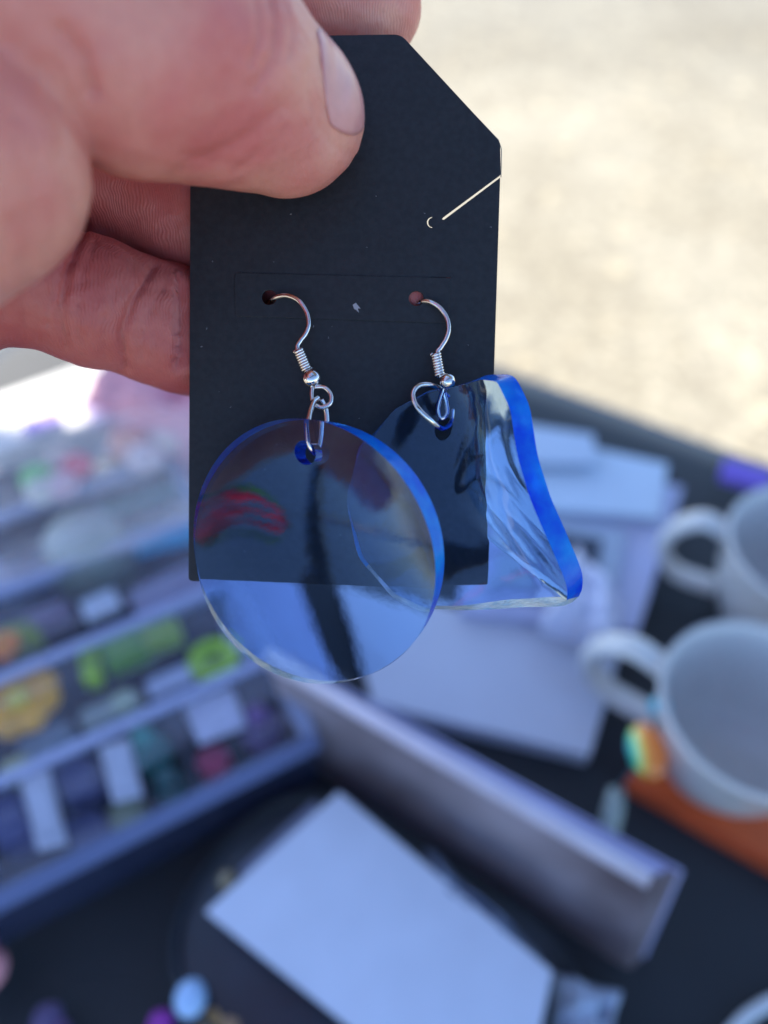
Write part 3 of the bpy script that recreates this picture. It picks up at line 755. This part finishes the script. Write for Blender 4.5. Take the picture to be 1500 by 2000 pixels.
def slab(name, label, cat, quad, z, th, col, group=None, rough=.5, inset=None, noise=.12, z0=None, bevel=.0006):
    top = [G(x, y, z) for x, y in quad]; c = sum(top, Vector()) / len(top)
    m = col if not isinstance(col, tuple) else col_mat(col, rough, noise=noise, nscale=50)
    bot = [Vector((p.x, p.y, z - th)) for p in top]
    if inset is None:
        o = bm_obj(name, prism_bm(top, bot, bevel), m); 
        o.data.transform(Matrix.Translation((-c.x, -c.y, -(z - th)))); o.location = (c.x, c.y, z - th)
        return tag(o, label, cat, group)
    e = tagbox(name, label, cat, group, (c.x, c.y, z - th))
    bm_obj('panel', prism_bm(top, bot, bevel), m, e)
    for nm, f, icol in inset:
        t2 = [c.lerp(p, f) + Vector((0, 0, .0016)) for p in top]; b2 = [p - Vector((0, 0, .0013)) for p in t2]
        bm_obj(nm, prism_bm(t2, b2, .0003), col_mat(icol, .4, noise=.15), e)
    return e
def rect(cx, cy, w_, h_, ang):        # screen rectangle helper (angle counter-clockwise in the picture)
    a = math.radians(ang); c, s_ = math.cos(a), math.sin(a)
    return [(cx + x * c + y * s_, cy - x * s_ + y * c) for x, y in ((-w_ / 2, h_ / 2), (w_ / 2, h_ / 2), (w_ / 2, -h_ / 2), (-w_ / 2, -h_ / 2))]

LIME = (.42, .72, .06); 
# ring-shaped lime thing
def ring_thing(label, px, py, z, R, r, col, cat='ring charm', name='ring_charm'):
    c = G(px, py, z); e = tagbox(name, label, cat, None, (c.x, c.y, z - r))
    tube('hoop', [(c.x + R * math.cos(a), c.y + R * math.sin(a), z) for a in np.linspace(0, 2 * math.pi, 40, endpoint=False)], r, col_mat(col, .35, noise=.15), e, 12, True)
    lathe('centre_disc', c, [(0, z - r * .5), (R - r * .6, z - r * .5), (R - r * .6, z), (0, z + r * .2)], col_mat(tuple(x * .62 for x in col), .5), e, 28)
ring_thing('lime green round charm lying near the right end of the clear organiser', 417, 1291, .030, .0105, .0040, LIME)
slab('felt_leaf', 'bright lime green upright leaf charm in the middle of the clear organiser', 'charm', rect(172, 1288, 34, 78, 8), .040, .012, (.50, .80, .03), inset=[('stitching', .6, (.30, .52, .04))])
slab('felt_leaf', 'dark green folded leaf charm between two lime green charms in the organiser', 'charm', rect(240, 1265, 88, 62, 22), .036, .010, (.16, .42, .05), inset=[('stitching', .7, (.20, .42, .08))])
slab('felt_leaf', 'lime green flat charm beside the dark green folded leaf charm', 'charm', rect(312, 1236, 80, 44, 20), .036, .010, (.42, .62, .12), inset=[('stitching', .7, (.36, .55, .10))])
slab('felt_leaf', 'olive green flat charm at the left edge above the orange flower', 'charm', rect(30, 1240, 90, 44, 16), .036, .010, (.34, .46, .06), inset=[('stitching', .7, (.30, .40, .05))])
# orange / yellow flower
def flower(label, px, py, z, R, col, ccol, n=7, seed=1):
    c = G(px, py, z); e = tagbox('flower_charm', label, 'flower', None, (c.x, c.y, z - .006))
    for k_ in range(n):
        a = 2 * math.pi * k_ / n
        ball('petal', (c.x + R * .6 * math.cos(a), c.y + R * .6 * math.sin(a), z), R * .42, col_mat(col if k_ % 2 else tuple(x * .85 for x in col), .45), e, (1, 1, .35), .04, k_, 2)
    ball('flower_centre', (c.x, c.y, z + .002), R * .3, col_mat(ccol, .5), e, (1, 1, .6), .05, 3, 2)
flower('large orange and yellow flower charm at the left edge of the organiser', 38, 1368, .040, .0215, (.85, .42, .03), (.75, .60, .05), 8)
flower('small orange flower charm at the left edge above the large orange flower', 4, 1262, .042, .010, (.85, .25, .05), (.8, .4, .05), 6)
bottle('dark teal glass bottle standing in the front row of the organiser', 288, 1458, .0105, .044, (.005, .18, .18), (.02, .25, .24))
bottle('second teal bottle, nearer the front rim of the organiser', 330, 1530, .0088, .036, (.01, .10, .12), (.03, .12, .14))
bottle('purple bottle at the right end of the organiser', 508, 1415, .0110, .046, (.09, .05, .20), (.12, .06, .22))
pot('small maroon lidded pot in the front row of the organiser', 415, 1482, .03, .0082, .030, (.35, .02, .10), (.42, .03, .12))
slab('paper_label', 'white upright paper label at the left end of the front row', 'label', rect(84, 1582, 62, 150, 14), .052, .0012, (.46, .49, .62), inset=[('blank_panel', .7, (.40, .43, .56))])
slab('paper_label', 'white upright paper label beside the dark teal bottle', 'label', rect(236, 1506, 62, 116, 14), .052, .0012, (.46, .49, .62), inset=[('blank_panel', .7, (.40, .43, .56))])
slab('paper_label', 'pale lavender square card in the organiser behind the maroon pot', 'label', rect(420, 1398, 104, 86, 22), .040, .0012, (.62, .64, .84))
slab('folded_pouch', 'navy blue fabric pouch at the far left of the front row', 'pouch', rect(18, 1600, 86, 110, 20), .040, .020, (.06, .075, .22), bevel=.003)
slab('folded_pouch', 'navy blue fabric pouch between the two white paper labels', 'pouch', rect(150, 1520, 84, 86, 20), .040, .020, (.07, .085, .23), bevel=.003)
slab('folded_pouch', 'navy blue fabric pouch below the two white paper labels', 'pouch', rect(170, 1620, 84, 80, 20), .036, .016, (.035, .05, .17), bevel=.003)
slab('folded_pouch', 'olive fabric pouch beside the second teal bottle', 'pouch', rect(245, 1590, 80, 60, 24), .034, .016, (.18, .22, .14), bevel=.003)
slab('folded_pouch', 'slate grey fabric pouch in the second row above the white labels', 'pouch', rect(90, 1450, 120, 60, 24), .036, .016, (.16, .22, .30), bevel=.003)
slab('folded_pouch', 'sage grey fabric pouch in the second row left of the lime ring charm', 'pouch', rect(215, 1385, 130, 56, 24), .036, .016, (.26, .32, .32), bevel=.003)
pot('pale green lidded pot in the second row of the organiser', 240, 1368, .03, .0065, .034, (.42, .50, .38), (.45, .55, .42))
slab('folded_pouch', 'pale yellow green fabric pouch at the left end of the second row', 'pouch', rect(28, 1500, 70, 50, 24), .040, .016, (.42, .46, .30), bevel=.003)
slab('paper_label', 'pale blue card standing between the green charms and the ring charm', 'label', rect(330, 1330, 90, 40, 24), .04, .002, (.36, .42, .60))
slab('folded_pouch', 'lavender grey pouch in the row behind the green charms', 'pouch', rect(330, 1150, 160, 70, 24), .036, .014, (.30, .30, .46), bevel=.003)
slab('folded_pouch', 'mauve grey pouch in the back row beside the amber strip', 'pouch', rect(90, 1200, 100, 44, 22), .036, .014, (.27, .23, .34), bevel=.003)
slab('paper_label', 'small pale blue card in the back row of the organiser', 'label', rect(195, 1180, 74, 44, 24), .040, .002, (.58, .66, .80))

# --- goods behind the organiser
slab('acrylic_sheet', 'sky blue acrylic strip lying behind the organiser', 'acrylic strip', rect(305, 1050, 170, 44, 15), .030, .004, (.05, .60, .95), rough=.2)
slab('acrylic_sheet', 'amber acrylic strip left of the sky blue strip', 'acrylic strip', rect(172, 1100, 120, 30, 22), .030, .004, (.75, .38, .03), rough=.2)
c_ = G(150, 1030, .06)
pt = tagbox('stone_pot', 'grey green round ceramic pot with a bulging lid left of the card', 'pot', at_=(c_.x, c_.y, .002))
lathe('pot_body', c_, [(0, .002), (.018, .002), (.025, .012), (.0275, .028), (.026, .040), (.022, .046), (0, .046)], col_mat((.20, .23, .21), .4, noise=.3), pt, 36)
lathe('pot_lid', c_, [(.0, .0462), (.0235, .0462), (.024, .050), (.018, .057), (.009, .061), (0, .062)], col_mat((.32, .37, .36), .4, noise=.3), pt, 36)
def posy(label, px, py, z, cols, r):
    c = G(px, py, z); e = tagbox('felt_posy', label, 'posy', None, (c.x, c.y, z - r))
    for k_, (dx, dy, col) in enumerate(cols):
        ball('blossom', (c.x + dx, c.y + dy, z), r, col_mat(col, .6), e, (1, 1, .6), .07, k_, 2)
posy('red and green felt posy standing behind the grey green pot', 112, 925, .07, [(-.012, -.003, (.18, .55, .16)), (.010, .006, (.75, .08, .14)), (-.006, -.014, (.62, .58, .52)), (.006, -.010, (.65, .42, .48)), (-.002, .012, (.60, .45, .42))], .0105)
slab('dark_box', 'very dark purple box at the left edge behind the organiser', 'box', rect(8, 975, 130, 110, 16), .045, .044, (.020, .014, .035), inset=[('lid_panel', .85, (.025, .018, .045))])
slab('dark_box', 'dark slate box between the red and green posy and the card', 'box', rect(250, 915, 120, 66, 20), .045, .044, (.035, .045, .060), inset=[('lid_panel', .85, (.05, .06, .09))])
slab('folded_fabric', 'blue grey folded fabric beneath the grey green pot', 'fabric', rect(240, 1020, 300, 120, 20), .012, .010, (.24, .30, .50), bevel=.002)
slab('folded_fabric', 'pale lilac folded fabric at the left edge in front of the dark purple box', 'fabric', rect(40, 1080, 170, 110, 20), .016, .014, (.40, .42, .62), bevel=.002)
slab('glass_strip', 'long sea green glass strip behind the slate box', 'glass strip', rect(300, 960, 210, 26, 18), .035, .004, (.22, .48, .42), rough=.15)
slab('glass_strip', 'long blue grey glass strip behind the peach bundle', 'glass strip', rect(250, 830, 330, 62, 19), .030, .006, (.33, .46, .58), rough=.15)
slab('folded_fabric', 'lilac grey fabric lying below the cream strip box', 'fabric', rect(70, 905, 260, 60, 18), .030, .010, (.36, .40, .64), bevel=.002)
slab('strip_box', 'long cream box with a purple stripe left of the card', 'box', rect(120, 800, 330, 95, 18), .060, .022, (.72, .66, .64), inset=[('lid_panel', .9, (.74, .68, .66))], noise=.1)
slab('paper_tag', 'bright purple tag lying on the cream strip box', 'tag', rect(80, 822, 78, 26, 22), .066, .002, (.32, .16, .70))
slab('paper_tag', 'small lavender tag beside the bright purple tag', 'tag', rect(200, 795, 70, 46, 22), .066, .002, (.48, .36, .64))
slab('strip_box', 'pale grey long box nearest the table corner', 'box', rect(60, 770, 330, 34, 20), .050, .018, (.52, .54, .52), inset=[('lid_panel', .9, (.55, .56, .54))])
posy('peach coloured ribbon posy left of the card', 290, 868, .062, [(-.014, 0, (.85, .38, .26)), (.012, .008, (.78, .62, .56)), (.03, .012, (.75, .60, .58)), (.0, -.012, (.72, .55, .55))], .013)
# bright pink cloth
def bundle(name, label, cat, quad, z, h, m, n=26, seed=0, amp=.010):
    rnd = random.Random(seed); ph = [rnd.uniform(0, 6.28) for _ in range(8)]
    q = [G(x, y, z) for x, y in quad]; c = sum(q, Vector()) / 4; vs, fs = [], []
    for i in range(n + 1):
        for j in range(n + 1):
            u, v = i / n, j / n; p = q[0].lerp(q[1], u).lerp(q[3].lerp(q[2], u), v)
            e_ = min(u, 1 - u, v, 1 - v); dome = min(1, e_ * 7) ** .5
            zz = z - h + h * dome + amp * (math.sin(11 * u + 5 * v + ph[0]) * .6 + math.sin(17 * v - 7 * u + ph[1]) * .4 + .3 * math.sin(23 * u + ph[2])) * dome
            vs.append((p.x - c.x, p.y - c.y, zz - (z - h)))
    st = n + 1
    for i in range(n):
        for j in range(n): fs.append((i * st + j, (i + 1) * st + j, (i + 1) * st + j + 1, i * st + j + 1))
    b = len(vs)      # underside
    o = mesh_obj(name, vs + [(v[0], v[1], 0) for v in (vs[0], vs[n * st], vs[n * st + n], vs[n])], fs + [(b, b + 3, b + 2, b + 1)], m, None, True)
    o.location = (c.x, c.y, z - h)
    return tag(o, label, cat)
M_pink = mat('pink_fabric', (.90, .42, .48), .7, noise=.18, nscale=25)
bundle('pink_cloth', 'heap of pale pink cloth behind the fingers, partly in sunlight', 'cloth', [(110, 745), (400, 860), (520, 690), (190, 640)], .085, .07, M_pink, seed=3)
M_cream = mat('cream_fabric', (.85, .75, .68), .7, noise=.15, nscale=25)
bundle('cream_cloth', 'cream and pink wrapping under the pink heap left of the card', 'cloth', [(90, 850), (400, 960), (420, 800), (150, 760)], .045, .035, M_cream, seed=8, amp=.005)

M_glare = streak_mat('glare_film', math.radians(24), (.90, .82, .80), .03, .30, (.10, .012, .1))  # added film, its pale streaks paint sun-washed glare over the goods
bundle('clear_film', 'hazy clear film added over the goods behind the organiser, its glare painted as pale streaks', 'plastic film', [(-60, 1130), (400, 1010), (420, 770), (-60, 800)], .095, .01, M_glare, seed=21, amp=.003)
# --- stack of white cards right of the earrings
def sheet(label, quad, z, col=(.70, .72, .80), th=.003, inset=None):
    return slab('white_card', label, 'card', quad, z, th, col, 'white cards stacked behind the earrings', inset=inset, rough=.4, noise=.04)
sheet('lowest white card, its long front edge towards the zip pouch', [(728, 1372), (1152, 1476), (1212, 1270), (672, 1130)], .014, (.60, .61, .70), .013)
sheet('pale lavender sheet seen through the left acrylic disc', [(440, 1262), (560, 1318), (652, 1330), (585, 1130), (420, 1100)], .006, (.48, .54, .80), .004)
sheet('wide lavender card of the stack, with its right edge near the cups', [(900, 1190), (1246, 1232), (1335, 950), (940, 880)], .022, (.55, .56, .76), .012)
sheet('pale blue card at the far end of the stack', [(930, 985), (1290, 1010), (1305, 905), (960, 830)], .030, (.62, .72, .84), .006)
sheet('topmost pale card at the far end of the stack', [(930, 900), (1165, 905), (1160, 848), (950, 815)], .038, (.58, .66, .78), .004)
sheet('grey backed card of the stack with a dark square window', [(960, 1160), (1200, 1170), (1225, 1035), (990, 1000)], .027, (.42, .48, .58), .004, inset=[('dark_window', .62, (.05, .06, .09)), ])
M_tissue = mat('white_tissue', (.66, .66, .80), .6, noise=.1)
bundle('crumpled_tissue', 'crumpled white tissue resting on the stack of cards', 'tissue', [(1060, 1200), (1215, 1250), (1225, 1160), (1130, 1040)], .05, .018, M_tissue, seed=5, amp=.004)

# --- cups
def cup(label, cx, cy, R, zr, zb, hang, hlen, group='speckled white enamel cups'):
    c = G(cx, cy, zr); e = tagbox('speckled_cup', label, 'cup', group, (c.x, c.y, zb))
    h = zr - zb; t = .0038
    prof = [(0, zb), (R * .55, zb), (R * .62, zb + .003), (R * .80, zb + h * .30), (R * .93, zb + h * .62), (R * .99, zb + h * .93), (R * 1.03, zr - .001), (R * 1.02, zr + .0015),
            (R * .965, zr), (R * .94, zb + h * .9), (R * .87, zb + h * .6), (R * .74, zb + h * .30), (R * .55, zb + .008), (0, zb + .007)]
    lathe('cup_bowl', c, prof, M_cup, e, 56)
    a = math.radians(hang); d = Vector((math.cos(a), math.sin(a), 0)); z = Vector((0, 0, 1))
    pts = [c + d * (R * .97) + z * (-h * .10), c + d * (R + hlen * .5) + z * (-h * .04), c + d * (R + hlen * .95) + z * (-h * .22), c + d * (R + hlen) + z * (-h * .50), c + d * (R + hlen * .55) + z * (-h * .74), c + d * (R * .78) + z * (-h * .78)]
    pts = catmull([tuple(p) for p in pts], 10)
    vs, fs = tube_geo(pts, .0058, 14); sd = d.cross(z)
    cc = [Vector(p) for p in pts]
    vs2 = []
    for i, v in enumerate(vs):
        p = cc[i // 14]; o = v - p; vs2.append(p + o * .75 + sd * (o.dot(sd) * .5))
    mesh_obj('handle', vs2, fs, M_cup, e, True)
    return e
cup('speckled off white cup nearest the camera, its handle pointing at the white cards', 1484, 1378, .0450, .080, .012, 148, .033)
cup('second speckled off white cup, standing behind the nearer one', 1590, 1070, .0455, .075, .002, 158, .027)
slab('purple_tag', 'small bright purple tag beyond the second cup at the table edge', 'tag', rect(1460, 925, 100, 40, -16), .02, .006, (.22, .13, .62))
# --- orange board under the near cup
slab('orange_board', 'orange red square board under the nearer cup with a pale edge', 'board', [(1218, 1528), (1640, 1770), (1800, 1450), (1330, 1370)], .011, .010, (.62, .10, .03), inset=[('printed_top', .93, (.72, .12, .03))], noise=.25)
# --- rainbow light glint, painted onto a dangling bead charm
def glint_mat():
    m = bpy.data.materials.new('rainbow_glint_paint'); m.use_nodes = True; t = m.node_tree; b = t.nodes['Principled BSDF']
    tc = t.nodes.new('ShaderNodeTexCoord'); sx = t.nodes.new('ShaderNodeSeparateXYZ'); t.links.new(tc.outputs['Generated'], sx.inputs[0])
    r = t.nodes.new('ShaderNodeValToRGB'); t.links.new(sx.outputs[0], r.inputs[0])
    st = [(.0, (.03, .50, .55)), (.12, (.12, .85, .30)), (.22, (.98, .80, .10)), (.36, (1, .30, .03)), (1, (1, .20, .03))]
    while len(r.color_ramp.elements) < 5: r.color_ramp.elements.new(.5)
    for e, (p, c) in zip(r.color_ramp.elements, st): e.position = p; e.color = (*c, 1)
    t.links.new(r.outputs[0], b.inputs['Base Color']); b.inputs['Roughness'].default_value = .2; b.inputs['Coat Weight'].default_value = 1
    return m
ch = tagbox('glint_charm', 'rainbow and cyan light glints painted on beads, with a pale tassel, beside the near cup', 'charm', at_=tuple(G(1262, 1465, .05)))
M_rainbow = glint_mat()
ball('rainbow_glint', G(1264, 1466, .055), .0105, M_rainbow, ch, (.9, 1.35, .7), .02, 1, 3)
ball('cyan_glint', G(1288, 1380, .060), .0050, col_mat((.05, .50, .62), .2), ch)
tube('cord', [G(1288, 1380, .060), G(1280, 1420, .058), G(1262, 1465, .052), G(1215, 1530, .03), G(1202, 1560, .022)], .0010, col_mat((.05, .08, .10)), ch, 8)
tube('tassel', [G(1205, 1545, .026), G(1196, 1590, .016), G(1186, 1640, .008)], [.0042, .0052, .0046], col_mat((.42, .50, .46), .5, noise=.3), ch, 14)

# --- long white bin
T = [G(520, 1288, .072), G(1265, 1722, .072), G(1338, 1700, .066), G(560, 1280, .066)]
Bt = [G(580, 1478, .001), G(1225, 1895, .001), G(1262, 1870, .001), G(660, 1420, .001)]
cb = sum(Bt, Vector()) / 4
bn = tagbox('long_carton', 'long narrow white plastic bin lying diagonally in front of the cards', 'bin', at_=(cb.x, cb.y, 0))
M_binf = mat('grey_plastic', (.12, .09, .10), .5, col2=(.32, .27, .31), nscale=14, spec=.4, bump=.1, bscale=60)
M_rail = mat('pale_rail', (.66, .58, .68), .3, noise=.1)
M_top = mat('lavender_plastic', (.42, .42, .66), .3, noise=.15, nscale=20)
def hexa(name, a, b, m, bevel=.0006): return bm_obj(name, prism_bm(a, b, bevel), m, bn)
in_ = (T[2] - T[1]).normalized() * .003
def off(p, v): return p + v
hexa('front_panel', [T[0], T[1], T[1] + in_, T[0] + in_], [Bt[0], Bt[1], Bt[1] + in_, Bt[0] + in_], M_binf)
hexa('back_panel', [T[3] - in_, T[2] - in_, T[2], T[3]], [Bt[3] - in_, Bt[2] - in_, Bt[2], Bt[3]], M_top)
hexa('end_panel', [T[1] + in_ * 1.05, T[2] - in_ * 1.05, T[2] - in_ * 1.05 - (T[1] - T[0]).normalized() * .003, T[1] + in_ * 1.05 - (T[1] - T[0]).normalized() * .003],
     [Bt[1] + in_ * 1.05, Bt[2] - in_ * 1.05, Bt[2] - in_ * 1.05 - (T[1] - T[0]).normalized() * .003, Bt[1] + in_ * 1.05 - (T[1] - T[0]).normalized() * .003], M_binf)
dz = Vector((0, 0, -.006))
hexa('top_panel', [T[0] + in_ + dz * .3, T[1] + in_ + dz * .3, T[2] - in_ + dz * .3, T[3] - in_ + dz * .3], [T[0] + in_ + dz, T[1] + in_ + dz, T[2] - in_ + dz, T[3] - in_ + dz], M_top)
tube('rail', [T[0] + Vector((0, 0, .002)), T[1] + Vector((0, 0, .002))], .0034, M_rail, bn, 12)

# --- dark zip pouch with white sheet
def rrect(quad, r, n=8):
    pts = [np.array((p.x, p.y)) for p in quad]; return round_poly(pts, [r] * 4, n)
pq = [G(575, 1470, .03), G(1235, 1915, .03), G(880, 2420, .03), G(240, 1865, .03)]
cpq = sum(pq, Vector()) / 4
po = tagbox('zip_pouch', 'dark glossy round cornered zip case with thin piping at the bottom of the table', 'case', at_=(cpq.x, cpq.y, .001))
rr = rrect(pq, .055, 10)
M_pouch = mat('dark_glossy_sleeve', (.030, .042, .066), .30, bump=.6, bscale=45, spec=.7, noise=.5, nscale=25)
bm_obj('case_base', prism_bm([Vector((x, y, .016)) for x, y in rr], [Vector((x, y, .001)) for x, y in rr], .002), M_pouch, po)
tube('piping', [(x, y, .021) for x, y in rr], .0008, mat('grey_piping', (.022, .027, .040), .5), po, 12, True)
def wall_band():
    vs, fs = [], []; n = len(rr)
    for z in (.012, .0205):
        for x, y in rr: vs.append((x, y, z))
    for i in range(n): fs.append((i, (i + 1) % n, n + (i + 1) % n, n + i))
    o = mesh_obj('case_wall', vs, fs, M_pouch, po, True); md = o.modifiers.new('s', 'SOLIDIFY'); md.thickness = .003; md.offset = 0
wall_band()
ws = slab('white_sheet', 'large blank white card resting in the open black case', 'card', [(400, 1780), (1000, 2260), (1080, 1897), (662, 1545)], .040, .004, (.64, .69, .82), rough=.5, noise=.05)
slab('white_sheet', 'second pale card peeking out above the large white card', 'card', [(440, 1722), (520, 1790), (660, 1640), (615, 1560)], .030, .003, (.25, .29, .42), rough=.5)
ball_ = tagbox('brass_snap', 'small round brass snap at the left tip of the white card', 'snap', at_=tuple(G(443, 1716, .034)))
lathe('snap_cap', G(443, 1716, .036), [(0, .030), (.0042, .030), (.0044, .034), (.003, .036), (0, .0365)], col_mat((.30, .26, .18), .3, metal=.8), ball_, 20)
lathe('snap_rim', G(443, 1716, .036), [(.0045, .0305), (.0056, .0305), (.0056, .0325), (.0045, .0325)], col_mat((.14, .13, .11), .4, metal=.8), ball_, 20, closed=True)
M_bag = mat('clear_film', (.50, .60, .78), .25, alpha=.8, noise=.4, nscale=60)
bundle('clear_bag', 'crumpled clear film bag between the black case and the long bin', 'bag', [(1075, 2080), (1190, 2080), (1235, 1925), (1085, 1880)], .030, .025, M_bag, seed=2, amp=.004)
bundle('clear_bag', 'bluish crumpled film along the right edge of the large white card', 'bag', [(845, 1745), (1030, 1890), (1065, 1860), (830, 1640)], .038, .012, mat('grey_film', (.16, .20, .30), .3, noise=.4), seed=12, amp=.003)
# --- trinkets at the bottom edge
ball_o = ball('glass_bead', G(372, 1950, .022), .0072, col_mat((.40, .62, .92), .08, coat=1), None, (1, 1.1, .9)); tag(ball_o, 'pale blue glass bead at the bottom edge left of the black case', 'bead')
posy('magenta and amber beaded charm at the bottom edge of the table', 350, 2000, .014, [(-.008, 0, (.35, .05, .40)), (.014, .001, (.60, .38, .16)), (.004, -.008, (.45, .10, .38)), (.022, -.002, (.50, .34, .20))], .0058)
posy('salmon pink ribbon posy at the bottom left corner', 4, 1895, .02, [(-.006, 0, (.80, .34, .36)), (-.014, .008, (.55, .22, .35)), (-.01, -.008, (.5, .2, .3))], .0085)
posy('dim mauve felt posy at the bottom edge, left', 92, 1992, .012, [(0, 0, (.12, .09, .20)), (.006, -.006, (.14, .08, .2))], .007)
cable = catmull([tuple(G(1380, 2080, .004)), tuple(G(1435, 2010, .004)), tuple(G(1475, 1975, .004)), tuple(G(1530, 1952, .004)), tuple(G(1640, 1960, .004))], 10)
cb_ = tube('white_cable', cable, .0030, col_mat((.62, .66, .70), .35), None, 12)
tag(cb_, 'white cable curling at the bottom right corner of the table', 'cable')
